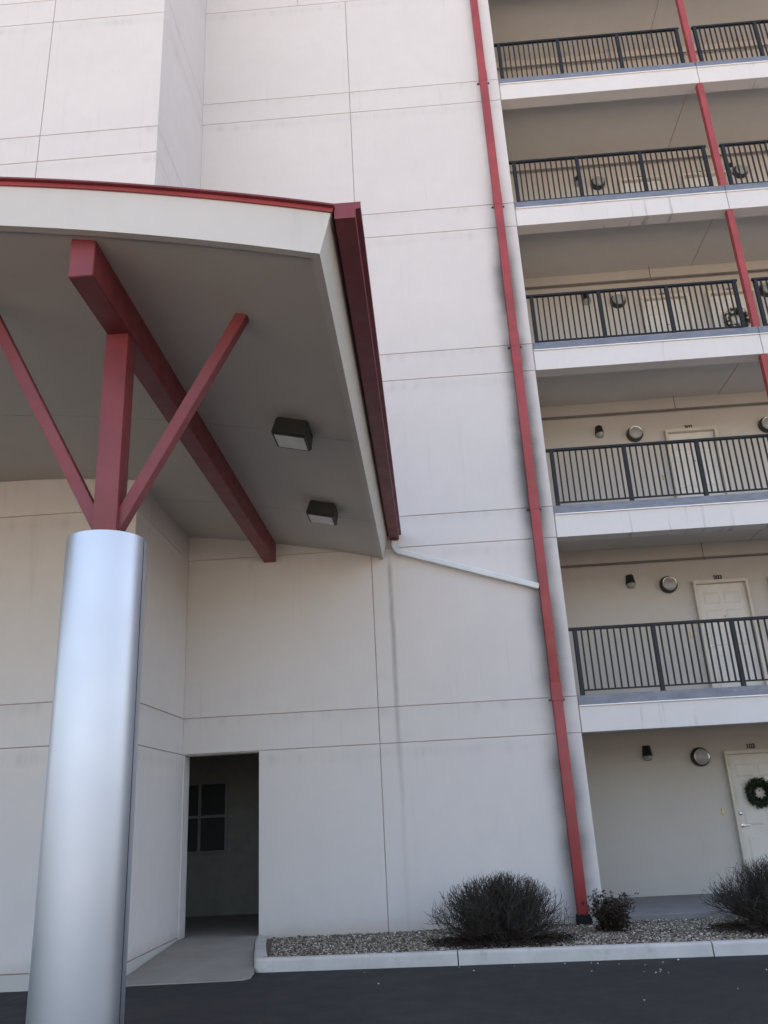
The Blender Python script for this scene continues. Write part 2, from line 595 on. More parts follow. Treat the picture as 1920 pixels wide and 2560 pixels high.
# tower bay
bw = MB()
bw.box(-16, XC - .016, YB + .016, YB + .25, -.15, TOP)
bw.box(XC - .25, XC - .016, YB + .25, .012, -.15, TOP)
bay = bw.build('tower_bay', M_GROOVE, bld)
for i, (z0, z1) in enumerate(ROWS):
    a0 = z0 + (hg if i else 0); a1 = z1 - (hg if i < len(ROWS) - 1 else 0)
    if i == 0: a0 = .075
    cs = [-16, -10.7, -7.8, XC]
    for c0, c1 in zip(cs, cs[1:]):
        panel(bay, c0 + hg, c1 - (hg if c1 != XC else 0), a0, a1, YB)
    ys = [YB + .032, -1.95, 0] if z0 < 5.6 else [YB + .032, 0]
    for y0, y1 in zip(ys, ys[1:]):
        MB().box(XC - .03, XC, y0 + (hg if y0 == -1.95 else 0), y1 - (hg if y1 == -1.95 else 0.0008), a0, a1, .004).build('wall_panel', M_WALL, bay)
pl = MB()
pl.box(-16, XC - .02, YB + .006, YB + .2, ASPH - .05, .062)
pl.box(XC - .2, XC + .006, YB + .004, .008, ASPH - .05, .062, .006)
pl.build('plinth', M_PLINTH, bld)

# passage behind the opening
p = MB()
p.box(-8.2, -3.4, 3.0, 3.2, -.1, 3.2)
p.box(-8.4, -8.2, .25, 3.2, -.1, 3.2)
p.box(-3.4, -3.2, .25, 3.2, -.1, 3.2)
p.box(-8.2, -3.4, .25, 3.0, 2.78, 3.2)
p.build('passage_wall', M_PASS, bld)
win = MB()
wx0, wx1, wz0, wz1 = -6.925, -5.90, 1.04, 2.256
fwid = .05
win.box(wx0, wx1, 2.955, 2.998, wz1 - fwid, wz1, .005)
win.box(wx0, wx1, 2.955, 2.998, wz0, wz0 + fwid, .005)
win.box(wx0, wx0 + fwid, 2.957, 2.998, wz0 + fwid, wz1 - fwid)
win.box(wx1 - fwid, wx1, 2.957, 2.998, wz0 + fwid, wz1 - fwid)
win.box(-6.435, -6.385, 2.957, 2.998, wz0 + fwid, wz1 - fwid)
win.box(wx0 + fwid, -6.437, 2.96, 2.998, 1.635, 1.68)
win.box(-6.383, wx1 - fwid, 2.96, 2.998, 1.635, 1.68)
wino = win.build('window', M_WINFR, bld)
for x0, x1 in ((wx0 + fwid, -6.435), (-6.385, wx1 - fwid)):
    for z0, z1 in ((wz0 + fwid, 1.635), (1.68, wz1 - fwid)):
        MB().box(x0, x1, 2.985, 2.997, z0, z1).build('pane', M_GLASS, wino)

# massing behind everything, roof
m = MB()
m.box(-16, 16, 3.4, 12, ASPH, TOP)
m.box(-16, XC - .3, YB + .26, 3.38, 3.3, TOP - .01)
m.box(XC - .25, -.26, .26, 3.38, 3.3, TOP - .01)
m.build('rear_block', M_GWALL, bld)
m = MB()
m.box(-16.1, 16.1, -.15, 12.1, TOP, TOP + .3)
m.box(-16.1, XC + .15, YB - .15, -.152, TOP, TOP + .3)
m.build('roof', M_FASC, bld)

# gallery back wall and end wall
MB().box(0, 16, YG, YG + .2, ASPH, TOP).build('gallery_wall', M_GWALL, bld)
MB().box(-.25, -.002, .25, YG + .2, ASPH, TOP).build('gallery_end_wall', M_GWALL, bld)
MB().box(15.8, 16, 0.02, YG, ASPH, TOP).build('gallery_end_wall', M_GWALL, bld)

POSTX = [3.845, 7.69, 11.53]
for k in range(2, 8):
    z = FZ[k]
    s = MB()
    xe = [0.016] + POSTX + [15.8]
    s.box(.003, 15.79, .03, YG - .002, z - .13, z)
    s.box(.006, 15.79, .03, .255, z - BAND + .006, z - .131)
    slab = s.build('gallery_floor', M_CEIL, bld)
    for x0, x1 in zip(xe, xe[1:]):
        a0 = x0 + (.006 if x0 > 1 else 0); a1 = x1 - .006
        MB().box(a0, a1, 0.0, .26, z - BAND, z - .1525, .004).build('fascia_panel', M_FASC, slab)
        MB().box(a0, a1, -.004, .029, z - .136, z + .004, .002).build('flashing', M_FLASH, slab)
        MB().box(a0, a1, -.026, .028, z - .152, z - .1365, .002).build('drip_trim', M_TRIM, slab)
        if x1 < 15:
            MB().box(x1 - .006, x1 + .006, .03, YG - .01, z - .136, z - .131).build('ceiling_joint', M_GROOVE, slab)

# doors
def text_mesh(txt, size):
    cu = bpy.data.curves.new('digits', 'FONT')
    cu.body = txt; cu.size = size; cu.extrude = .006; cu.align_x = 'CENTER'; cu.offset = size * .03
    o = bpy.data.objects.new('digits', cu)
    COL.objects.link(o)
    dg = bpy.context.evaluated_depsgraph_get()
    me = bpy.data.meshes.new_from_object(o.evaluated_get(dg))
    bpy.data.objects.remove(o)
    return me

def door(x, k, num, hinge_right=True):
    z = FZ[k]; wd, ht = .97, 2.145
    lf = MB()
    # six-panel leaf
    y0 = YG - .012
    lf.box(x + .05, x + wd - .05, y0, YG + .03, z + .012, z + ht - .055)
    d = lf.build('door', M_DOOR, bld, org=(x + wd / 2, YG, z))
    lw = wd - .1
    for (u0, u1) in ((.13, .46), (.54, .87)):
        for (v0, v1) in ((.10, .40), (.47, .78), (.83, .93)):
            px0, px1 = x + .05 + lw * u0, x + .05 + lw * u1
            pz0, pz1 = z + (ht - .06) * v0, z + (ht - .06) * v1
            q = MB()
            # raised field with sloping margin
            mrg = .03
            q.hexa([(px0, y0 - .0005, pz0), (px1, y0 - .0005, pz0), (px1, y0 - .0005, pz1), (px0, y0 - .0005, pz1)],
                   [(px0 + mrg, y0 - .014, pz0 + mrg), (px1 - mrg, y0 - .014, pz0 + mrg), (px1 - mrg, y0 - .014, pz1 - mrg), (px0 + mrg, y0 - .014, pz1 - mrg)])
            q.build('door_panel', M_DOOR, d)
    f = MB()
    f.box(x, x + .05, YG - .105, YG - .001, z, z + ht - .05, .006)
    f.box(x + wd - .05, x + wd, YG - .105, YG - .001, z, z + ht - .05, .006)
    f.box(x, x + wd, YG - .107, YG - .001, z + ht - .05, z + ht + .012, .006)
    f.build('frame', M_FRAME, d)
    h = MB()
    hx = x + .05 + .07
    h.lathe([(.03, 0), (.03, .012), (.012, .016), (.012, .05)], (hx, y0, z + .98), '-Y', 14)
    h.bar((hx - .01, y0 - .048, z + .98), (hx + .115, y0 - .048, z + .985), .016, .018, bev=.004)
    h.build('handle', M_CHROME, d, smooth=40)
    MB().lathe([(.03, 0), (.03, .014), (.018, .022)], (hx, y0, z + 1.17), '-Y', 14).build('deadbolt', M_CHROME, d, smooth=40)
    MB().lathe([(.012, 0), (.012, .006)], (x + wd / 2, y0, z + 1.50), '-Y', 10).build('peephole', M_DIGIT, d, smooth=40)
    if num:
        me = text_mesh(num, .105)
        me.materials.append(M_DIGIT)
        t = put('door_number', me, (x + wd / 2 + .0, YG - .008, z + ht + .036), d)
        t.rotation_euler = (math.pi / 2, 0, 0)
    return d
DA, DB = 2.672, 4.02
door(DA, 1, '103')
door(DA, 2, '203'); door(DB, 2, None)
door(DA, 3, '302')
door(DA, 4, '402'); door(DB, 4, '401')
door(DA, 5, '502'); door(DB, 5, '501')
door(DA, 6, None); door(DB, 6, None)
for k in (1, 2, 3):
    q = MB(); q.box(2.495, 2.53, YG - .014, YG - .001, FZ[k] + 1.16, FZ[k] + 1.26, .004)
    q.build('doorbell_plate', M_BRASS, bld)

# ------------------------------------------------------------------ red gallery posts
pm = MB().box(-.055, .055, -.055, .055, 0, H - BAND - .004, .004).mesh('gallery_post')
pm.materials.append(M_REDPIPE)
ordn = {2: 'second', 3: 'third', 4: 'fourth', 5: 'fifth', 6: 'sixth'}
for k in range(2, 7):
    for x in (POSTX[0],):
        tag(put('gallery_post', pm, (x, .065, FZ[k] + .004)), 'square red steel post on the edge of the %s-floor gallery' % ordn[k], 'post', 'red posts carrying the galleries')

# ------------------------------------------------------------------ railings
RH = 1.035
RY = .105
pk = MB().box(-.0115, .0115, -.0115, .0115, 0, RH - .04 - .095).mesh('picket'); pk.materials.append(M_BLACK)
rp = MB()
rp.box(-.031, .031, -.031, .031, 0, RH - .045, .003)
rp.box(-.05, .05, -.045, .045, 0, .012)
rp = rp.mesh('rail_post'); rp.materials.append(M_BLACK)
def railing(k, posts, x0, x1, label):
    z = FZ[k] + .004
    rt_ = thing('railing', ((x0 + x1) / 2, RY, z), label, 'railing', 'black picket railings along the galleries')
    MB().box(x0, x1, RY - .03, RY + .03, z + RH - .045, z + RH, .006).build('top_rail', M_BLACK, rt_)
    for x in posts: put('rail_post', rp, (x, RY, z), rt_)
    for a, c in zip(posts, posts[1:]):
        MB().box(a + .026, c - .026, RY - .014, RY + .014, z + .075, z + .098).build('bottom_rail', M_BLACK, rt_)
        n = round((c - a) / .099)
        for i in range(1, n):
            put('picket', pk, (a + (c - a) * i / n, RY, z + .097), rt_)
for k in range(2, 7):
    railing(k, [.11, 1.295, 2.48, 3.665], .006, 3.72, 'black picket railing of the %s-floor gallery between stucco wall and red post' % ordn[k])
    if k >= 4:
        railing(k, [4.03, 5.215, 6.40, 7.50], 3.975, 7.56, 'black picket railing of the %s-floor gallery beyond the red post' % ordn[k])

# ------------------------------------------------------------------ gallery pipes
for k in range(1, 7):
    if k == 1: continue
    z = FZ[k] + 2.57
    t = thing('ceiling_pipe', (3, YG - .09, z), 'thin grey pipe hung below the ceiling of the %s-floor gallery' % ordn[k], 'pipe', 'pipes under the gallery ceilings')
    MB().tube([(.003, YG - .09, z), (8, YG - .09, z), (15.7, YG - .09, z)], [.022] * 3, 10).build('pipe_run', M_PIPE, t, smooth=60)
    for x in (2.95, 5.9):
        MB().tube([(x, YG - .09, z - .03), (x, YG - .09, z + .31)], [.007] * 2, 6).build('hanger_rod', M_PIPE, t)
        MB().tube([(x - .02, YG - .09, z), (x + .02, YG - .09, z)], [.03] * 2, 10).build('clamp', M_PIPE, t)

# ------------------------------------------------------------------ wall lamps on the galleries
def round_lamp(x, k, label):
    z = FZ[k] + (2.085 if k == 1 else 2.13)
    t = thing('bulkhead_lamp', (x, YG, z), label, 'wall lamp', 'round bulkhead lamps by the doors')
    MB().lathe([(.155, 0.002), (.155, .06), (.146, .095), (.128, .115)], (x, YG, z), '-Y', 36).build('housing', M_BRONZE, t, smooth=40)
    MB().lathe([(.127, .113), (.128, .135), (.122, .142), (.114, .138)], (x, YG, z), '-Y', 36).build('rim', M_CHROME, t, smooth=50)
    MB().lathe([(.116, .12), (.113, .138), (.08, .15), (.0, .155)], (x, YG, z), '-Y', 36).build('lens', M_LENS, t, smooth=60)
def sconce(x, k, label):
    z = FZ[k] + (2.10 if k == 1 else 2.14)
    t = thing('wall_sconce', (x, YG, z), label, 'sconce', 'small black sconces by the doors')
    s = MB()
    n = 14
    def ring(r, dy, zz): return [s.bm.verts.new((x + r * math.cos(math.pi * i / n), YG - .002 - dy * math.sin(math.pi * i / n), zz)) for i in range(n + 1)]
    rs = [ring(.056, .075, z + .215), ring(.066, .10, z + .198), ring(.086, .145, z + .045)]
    for A, B in zip(rs, rs[1:]):
        for i in range(n): s.bm.faces.new((A[i], A[i + 1], B[i + 1], B[i]))
        s.bm.faces.new((A[0], B[0], B[n], A[n]))
    s.bm.faces.new(rs[0]); s.bm.faces.new(rs[-1][::-1])
    s.build('shade', M_LAMPBLK, t, smooth=45)
    s = MB()
    rs = [ring(.081, .138, z + .044), ring(.077, .13, z + .01), ring(.058, .10, z - .022), ring(.024, .05, z - .034)]
    for A, B in zip(rs, rs[1:]):
        for i in range(n): s.bm.faces.new((A[i], A[i + 1], B[i + 1], B[i]))
        s.bm.faces.new((A[0], B[0], B[n], A[n]))
    s.bm.faces.new(rs[0]); s.bm.faces.new(rs[-1][::-1])
    s.build('lens', M_LENS, t, smooth=60)
names = {1: 'ground', **ordn}
for k in range(1, 6):
    round_lamp({1: 2.29, 2: 2.257, 3: 2.112, 4: 2.225, 5: 2.228}[k], k, 'round grey bulkhead lamp left of the %s-floor gallery door' % names[k])
    sconce({1: 1.43, 2: 1.596, 3: 1.45, 4: 1.596, 5: 1.82}[k], k, 'small black sconce on the %s-floor gallery wall by the round lamp' % names[k])
round_lamp(4.62, 3, 'round grey bulkhead lamp right of door number 302')
round_lamp(5.22, 4, 'round grey bulkhead lamp right of the door with the ornamented wreath')
round_lamp(5.28, 5, 'round grey bulkhead lamp on the fifth-floor gallery past the red post')
sconce(5.08, 5, 'small black sconce on the fifth-floor gallery past the red post')

# ------------------------------------------------------------------ wreaths
def wreath(x, z, y, R, r, label, needle, orn):
    rnd = random.Random(int(x * 100))
    t = thing('door_wreath', (x, y, z - R), label, 'wreath')
    ringp = [(x + R * math.cos(a), y - .04, z + R * math.sin(a)) for a in [2 * math.pi * i / 30 for i in range(31)]]
    MB().tube(ringp, [r * .55] * 31, 8).build('ring', needle, t, smooth=60)
    m = MB()
    for i in range(1500):
        a = rnd.uniform(0, 2 * math.pi); b = rnd.uniform(0, 2 * math.pi)
        rr = r * rnd.uniform(.3, .6)
        c = Vector((math.cos(a), 0, math.sin(a)))
        o = Vector((x, y - .045, z)) + c * R + c * rr * math.cos(b) + Vector((0, -1, 0)) * rr * math.sin(b)
        if o.y > y - .004: o.y = y - .004
        d = (c * math.cos(b) + Vector((0, -1, 0)) * abs(math.sin(b)) + Vector((rnd.uniform(-1, 1), rnd.uniform(-.6, .2), rnd.uniform(-1, 1)))).normalized()
        L = r * rnd.uniform(.35, .95)
        e = o + d * L
        if e.y > y - .003: e.y = y - .003
        s_ = d.cross(Vector((rnd.uniform(-1, 1), rnd.uniform(-1, 1), rnd.uniform(-1, 1)))).normalized() * L * .11
        m.quad(o - s_ * .6, (o + e) / 2 - s_, e, (o + e) / 2 + s_)
    m.build('greenery', needle, t)
    for i in range(orn):
        a = rnd.uniform(0, 2 * math.pi)
        rad = rnd.uniform(.018, .032)
        c = Vector((x, y - .05 - r * .6, z)) + Vector((math.cos(a), 0, math.sin(a))) * (R + rnd.uniform(-.5, .5) * r)
        MB().lathe([(0.0005, -rad), (rad * .7, -rad * .7), (rad, 0), (rad * .7, rad * .7), (.0005, rad)], c, 'Z', 10).build('ornament', M_ORN, t, smooth=80)
wreath(DA + .47, FZ[1] + 1.47, YG - .03, .165, .085, 'dark green wreath hanging on the ground-floor white door', M_NEEDLE, 0)
wreath(DB + .47, FZ[4] + 1.47, YG - .03, .19, .075, 'brown twig wreath with pale ornaments on a fourth-floor door', M_NEEDLE2, 22)

# ------------------------------------------------------------------ entrance canopy (barrel roof, axis along Y)
X0C, ZC, KC = -8.2, 6.03, .0237
def arc(x): return ZC - KC * (x - X0C) ** 2
def arcp(x, d):
    """point at height d above the soffit line, measured square to the arc"""
    sl = -2 * KC * (x - X0C)
    n = Vector((-sl, 1)).normalized()
    return x + n.x * d, arc(x) + n.y * d
YF = -7.69
XR, XL = -2.757, -13.643
can = thing('entrance_canopy', (-5, -4, 5.3), 'barrel-roofed entrance canopy with white fascia, grey soffit and red trim', 'canopy')
def sweep(m, xa, xb, ya, yb_, d0, d1, n=24):
    lo = [arcp(xa + (xb - xa) * i / n, d0) for i in range(n + 1)]
    hi = [arcp(xa + (xb - xa) * i / n, d1) for i in range(n + 1)]
    V = [[[m.bm.verts.new((p[0], y, p[1])) for y in (ya, yb_)] for p in row] for row in (lo, hi)]
    for i in range(n):
        m.bm.faces.new((V[0][i][0], V[0][i + 1][0], V[1][i + 1][0], V[1][i][0]))
        m.bm.faces.new((V[0][i][1], V[1][i][1], V[1][i + 1][1], V[0][i + 1][1]))
        m.bm.faces.new((V[0][i][0], V[0][i][1], V[0][i + 1][1], V[0][i + 1][0]))
        m.bm.faces.new((V[1][i][0], V[1][i + 1][0], V[1][i + 1][1], V[1][i][1]))
    for i in (0, n):
        m.bm.faces.new((V[0][i][0], V[1][i][0], V[1][i][1], V[0][i][1]))
    return m
YW = -.003                      # canopy stops just short of the wall skin
sweep(MB(), XL, XR, YF, YF + .068, 0, .39, 60).build('front_fascia', M_CANFASC, can, smooth=30)
def side_fascia(xe, sgn, y1):
    m = MB()
    b0, t0 = arcp(xe, 0), arcp(xe, .388)
    b1, t1 = arcp(xe - sgn * .066, 0), arcp(xe - sgn * .066, .388)
    m.prism([b0, t0, t1, b1], YF + .0685, y1)
    return m.build('side_fascia', M_CANFASC, can)
side_fascia(XR, 1, YW); side_fascia(XL, -1, YB - .003)
# soffit boards with open joints
XI = XR - .072
def soff(cells):
    m = MB()
    for xa, xb, ya, yb_ in cells: sweep(m, xa, xb, ya, yb_, .014, .05, 20)
    m.build('soffit_panel', M_SOFFIT, can, smooth=30)
soff([(XL + .072, XI, YF + .074, -4.408)])
soff([(XL + .072, XC + .0015, -4.394, YB - .003), (XC + .002, XI, -4.394, -1.758)])
soff([(XC + .004, XI, -1.744, YW)])
m = MB(); sweep(m, XL + .07, XR - .07, YF + .07, YB - .01, .052, .36, 30); sweep(m, XC + .01, XR - .07, YB - .008, YW, .052, .36, 12)
m.build('roof_deck', M_DARK, can)
# metal roof with its drip edge
m = MB()
sweep(m, XL - .0, XR + .02, YF - .05, YB - .003, .394, .408, 60)
sweep(m, XC + .003, XR + .02, YB - .002, YW, .394, .408, 24)
m.build('roof_sheet', M_RED, can, smooth=30)
sweep(MB(), XL, XR + .012, YF - .018, YF - .001, .360, .393, 60).build('drip_edge', M_REDPIPE, can, smooth=30)
# beam along the canopy axis
bx0, bx1, bz = -4.661, -4.471, 5.40
m = MB()
zt0, zt1 = arcp(bx0, .022)[1], arcp(bx1, .022)[1]
m.hexa([(bx0, -7.555, bz), (bx1, -7.555, bz), (bx1, YW, bz), (bx0, YW, bz)],
       [(bx0, -7.555, zt0), (bx1, -7.555, zt1), (bx1, YW, zt1), (bx0, YW, zt0)])
bmesh.ops.bevel(m.bm, geom=list(m.bm.edges), offset=.006, segments=2, affect='EDGES')
m.build('beam', M_RED, can, smooth=30)
# gutter with end plate
gx = -2.640
m = MB()
prof = [(gx, 5.625), (gx + .150, 5.625), (gx + .154, 5.700), (gx + .192, 5.704), (gx + .194, 5.757), (gx + .184, 5.757),
        (gx + .182, 5.716), (gx + .146, 5.712), (gx + .142, 5.637), (gx + .008, 5.637), (gx + .008, 5.757), (gx, 5.757)]
m.prism(prof, YF + .004, -.06)
gut = m.build('gutter', M_RED, can)
m = MB(); m.prism([(gx - .002, 5.622), (gx + .153, 5.622), (gx + .157, 5.698), (gx + .193, 5.702), (gx + .196, 5.76), (gx - .002, 5.76)], YF, YF + .004)
m.build('end_plate', M_RED, gut)
m = MB(); m.prism([(gx, 5.622), (gx + .152, 5.622), (gx + .156, 5.698), (gx + .192, 5.702), (gx + .195, 5.758), (gx, 5.758)], -.06, -.056)
m.build('end_plate', M_RED, gut)
m = MB(); m.box(gx + .02, gx + .135, -.12, -.035, 5.59, 5.6245, .004)
m.build('outlet', M_RED, gut)

# ------------------------------------------------------------------ canopy column with its Y-frame
PX, PY = -4.574, -6.675
colm = thing('canopy_column', (PX, PY, ASPH), 'round brushed-aluminium column with red post and two splayed braces', 'column')
CR, CT = .297, 3.605
seam = math.radians(-6)
for a0, a1 in ((seam + .017, seam + math.pi - .017), (seam + math.pi + .017, seam + 2 * math.pi - .017)):
    m = MB()
    m.lathe([(CR - .012, ASPH), (CR, ASPH), (CR, CT - .004), (CR - .004, CT), (CR - .02, CT)], (PX, PY, 0), 'Z', 72, a0, a1)
    m.build('cladding_shell', M_ALU, colm, smooth=40)
m = MB().lathe([(CR - .010, ASPH), (CR - .010, CT - .01)], (PX, PY, 0), 'Z', 64)
m.build('core', M_BRONZE, colm, smooth=40)
pw = .095
m = MB().box(PX - pw, PX + pw, PY - pw, PY + pw, CT - .4, bz - .0015, .008, 2)
m.build('post', M_RED, colm, smooth=30)
for sg in (-1, 1):
    xt = PX + sg * 1.0
    for _ in range(8):                         # leans .53 m outwards per metre of rise, up to the soffit
        zt = arcp(xt, .02)[1]
        xt = PX + sg * .53 * (zt - 3.585)
    q0 = Vector((PX + sg * .53 * (3.60 - 3.585), PY, 3.60)); q1 = Vector((xt, PY, zt))
    d = (q1 - q0).normalized()
    m = MB()
    hw = .05
    nrm = Vector((d.z, 0, -d.x))
    # cut to the soffit slope at the top
    sl = -2 * KC * (xt - X0C)
    def top_at(p):
        tt = (zt + sl * (p.x - xt) - p.z) / (d.z - sl * d.x)
        return p + d * tt
    bs = [q0 + nrm * a + Vector((0, b_, 0)) for a, b_ in ((-hw, -hw), (hw, -hw), (hw, hw), (-hw, hw))]
    m.hexa(bs, [top_at(p) for p in bs])
    bmesh.ops.bevel(m.bm, geom=list(m.bm.edges), offset=.004, segments=2, affect='EDGES')
    m.build('brace', M_RED, colm, smooth=30)

# ------------------------------------------------------------------ soffit lamps
def soffit_lamp(y0, y1, label):
    xa, xb = -3.635, -3.215
    xm, ym = (xa + xb) / 2, (y0 + y1) / 2
    sl = -2 * KC * (xm - X0C)
    t = thing('soffit_lamp', (xm, ym, arcp(xm, .014)[1]), label, 'ceiling lamp', 'box lamps under the canopy')
    dx = Vector((1, 0, sl)).normalized(); dn = Vector((-sl, 0, 1)).normalized()
    c = Vector((xm, 0, arcp(xm, .013)[1]))
    def P(u, y, v): q = c + dx * u + dn * v; return (q.x, y, q.z)
    hw, hd, ht = .195, (y1 - y0) / 2, .20
    m = MB()
    m.hexa([P(-hw, ym - hd, -ht), P(hw, ym - hd, -ht), P(hw, ym + hd, -ht), P(-hw, ym + hd, -ht)],
           [P(-hw + .02, ym - hd, -.001), P(hw - .02, ym - hd, -.001), P(hw - .02, ym + hd, -.001), P(-hw + .02, ym + hd, -.001)])
    bmesh.ops.bevel(m.bm, geom=list(m.bm.edges), offset=.016, segments=3, affect='EDGES')
    m.build('housing', M_LAMPBLK, t, smooth=30)
    m = MB()
    h2, d2 = hw - .036, hd - .040
    m.hexa([P(-h2, ym - d2, -ht - .004), P(h2, ym - d2, -ht - .004), P(h2, ym + d2, -ht - .004), P(-h2, ym + d2, -ht - .004)],
           [P(-h2, ym - d2, -ht + .01), P(h2, ym - d2, -ht + .01), P(h2, ym + d2, -ht + .01), P(-h2, ym + d2, -ht + .01)])
    m.build('diffuser', M_DIFF, t)
soffit_lamp(-4.80, -4.42, 'black box lamp on the soffit nearer the canopy front')
soffit_lamp(-2.30, -1.92, 'black box lamp on the soffit nearer the building wall')

# ------------------------------------------------------------------ red downspout on the wall
ds = thing('downspout', (-.302, -.06, .05), 'tall red square downspout running down the stucco wall', 'downspout')
cuts = [.12, 3.10, 6.10, 9.08, 12.06, 15.05, 19.9]
for i, (a, c) in enumerate(zip(cuts, cuts[1:])):
    wv = .073 - (.002 if i % 2 else 0)
    MB().box(-.302 - wv, -.302 + wv, -.118, -.020, a, c - .003, .006, 2).build('pipe_section', M_REDPIPE, ds, smooth=30)
    if i < len(cuts) - 2:
        MB().box(-.302 - .078, -.302 + .078, -.122, -.018, c - .13, c + .13, .004).build('collar', M_REDPIPE, ds)
        st = MB()
        st.box(-.42, -.385, -.02, -.0005, c - .12, c - .09)
        st.box(-.22, -.185, -.02, -.0005, c - .12, c - .09)
        st.build('strap', M_BRONZE, ds)
m = MB()
m.hexa([(-.40, -.20, .03), (-.20, -.20, .03), (-.205, -.012, .03), (-.40, -.012, .03)],
       [(-.388, -.135, .13), (-.216, -.135, .13), (-.216, -.012, .13), (-.388, -.012, .13)])
m.build('boot', M_RUBBER, ds)

# white branch pipe with a corrugated elbow
bp = thing('branch_pipe', (-2.5, -.07, 5.4), 'white ribbed pipe slanting from the canopy gutter to the red downspout', 'drain pipe')
e0 = Vector((-2.562, -.078, 5.60))
path = []
ang_end = math.atan2(4.713 - 5.432, -.385 + 2.45)
Rb = .14
cen = e0 + Vector((Rb, 0, -.06))
for i in range(0, 15):
    a = math.pi + (math.pi / 2 + ang_end) * i / 14
    path.append(cen + Vector((Rb * math.cos(a), 0, Rb * math.sin(a))))
m = MB(); prev = None
pts = [e0 + Vector((0, 0, 0))] + path
def ringat(mm, p, d, wy, wn):
    nn = Vector((-d.z, 0, d.x))
    return [mm.bm.verts.new(p + Vector((0, a, 0)) + nn * b_) for a, b_ in ((-wy, -wn), (wy, -wn), (wy, wn), (-wy, wn))]
fine = []
for i in range(len(pts) - 1):
    for j in range(4): fine.append(pts[i].lerp(pts[i + 1], j / 4))
fine.append(pts[-1])
for i, p in enumerate(fine):
    d = (fine[min(i + 1, len(fine) - 1)] - fine[max(i - 1, 0)]).normalized()
    wob = .005 if i % 4 < 2 else -.003
    R_ = ringat(m, p, d, .036 + wob, .043 + wob)
    if prev:
        for k in range(4): m.bm.faces.new((prev[k], prev[(k + 1) % 4], R_[(k + 1) % 4], R_[k]))
    else: m.bm.faces.new(R_)
    prev = R_
m.bm.faces.new(prev[::-1])
m.build('elbow', M_WHITEM, bp)
pe = path[-1]
q1 = Vector((-.376, -.07, 4.713))
m = MB()
m.bar(pe - (q1 - pe).normalized() * .03, q1, .070, .088, bev=.006)
dd = (q1 - pe).normalized(); nn = Vector((-dd.z, 0, dd.x))
m.build('pipe_run', M_WHITEM, bp, smooth=30)
for off in (-.018, .006, .028):
    m = MB(); m.bar(pe + nn * off + Vector((0, -.036, 0)), q1 + nn * off + Vector((0, -.036, 0)) - dd * .01, .006, .009)
    m.build('rib', M_WHITEM, bp)

# ------------------------------------------------------------------ gravel
def pebble_mesh(name, pts, parent_mat, sizes, seed):
    rnd = random.Random(seed)
    # base: octahedron-like chipped stone (8 faces), written straight into lists for speed
    base = [(1, 0, 0), (0, 1, 0), (-1, 0, 0), (0, -1, 0), (0, 0, 1), (0, 0, -1), (.62, .62, .45), (-.6, .55, .4), (-.6, -.6, .45), (.6, -.6, .4)]
    fc = [(6, 4, 0), (6, 0, 1), (6, 1, 4), (7, 4, 1), (7, 1, 2), (7, 2, 4), (8, 4, 2), (8, 2, 3), (8, 3, 4), (9, 4, 3), (9, 3, 0), (9, 0, 4), (5, 1, 0), (5, 2, 1), (5, 3, 2), (5, 0, 3)]
    V, F = [], []
    for (x, y, z) in pts:
        s = rnd.uniform(*sizes) * (1.5 if rnd.random() < .06 else 1)
        a = rnd.uniform(0, 6.28); ca, sa = math.cos(a), math.sin(a)
        fx, fy, fz = s * rnd.uniform(.8, 1.3), s * rnd.uniform(.65, 1.), s * rnd.uniform(.45, .8)
        ta = rnd.uniform(-.6, .6); ct, st_ = math.cos(ta), math.sin(ta)
        k = len(V)
        for p in base:
            jx = rnd.uniform(.85, 1.15)
            X, Y, Z = p[0] * fx * jx, p[1] * fy * jx, p[2] * fz * jx
            X, Z = X * ct - Z * st_, X * st_ + Z * ct
            V.append((x + X * ca - Y * sa, y + X * sa + Y * ca, z + Z))
        F += [tuple(i + k for i in f) for f in fc]
    me = bpy.data.meshes.new(name); me.from_pydata(V, [], F); me.materials.append(parent_mat)
    o = bpy.data.objects.new(name, me); COL.objects.link(o)
    return o
rnd = random.Random(3)
shr = [(-1.47, -1.22, .85), (1.95, -1.2, .85), (-.1, -.9, .25)]
pts = []
while len(pts) < 33000:
    x = rnd.uniform(-4.66, 4.6); y = rnd.uniform(-2.5, -.012)
    kl = -4.60 + (.30 * (-y) / 1.9)
    if x < kl + .06 or y < kerb_y(x) + .15: continue
    if x > -.0 and y > -.105: continue
    thin = 0
    for sx, sy, sr in shr[:2]:
        d = math.hypot((x - sx) / sr, (y - sy) / (sr * .75))
        thin = max(thin, 1.25 - d)
    if rnd.random() < thin * .75: continue
    hump = .012 * noise.noise((x * 1.5, y * 1.5, 0))
    pts.append((x, y, .008 + hump + rnd.uniform(0, .014)))
gr = pebble_mesh('gravel', pts, M_PEBBLE, (.009, .018), 5)
tag(gr, 'small mixed white and brown gravel filling the planting bed', 'gravel'); kind(gr, 'stuff')
pts = []
for x, y in ((-2.05, -2.26), (-1.45, -2.35), (-.62, -2.37), (-.56, -2.42), (-.35, -2.5), (-.1, -2.62), (.1, -2.55), (-.2, -3.0), (-.05, -3.05), (-.02, -2.95), (-.1, -3.08), (.02, -3.1), (-.7, -2.85), (.95, -3.2), (-1.9, -2.5), (-3.1, -2.3), (-.9, -2.33), (.3, -2.42), (.12, -2.5), (-2.9, -3.0), (.4, -4.0), (-.5, -4.3)):
    pts.append((x, y, ASPH + .004))
M_CHIP = mat_island('pale_chip', [(.3, .29, .27), (.6, .59, .56), (.45, .43, .4)])
sc_ = pebble_mesh('scattered_gravel', pts, M_CHIP, (.006, .014), 8)
tag(sc_, 'few stray gravel chips lying on the dark asphalt', 'gravel'); kind(sc_, 'stuff')

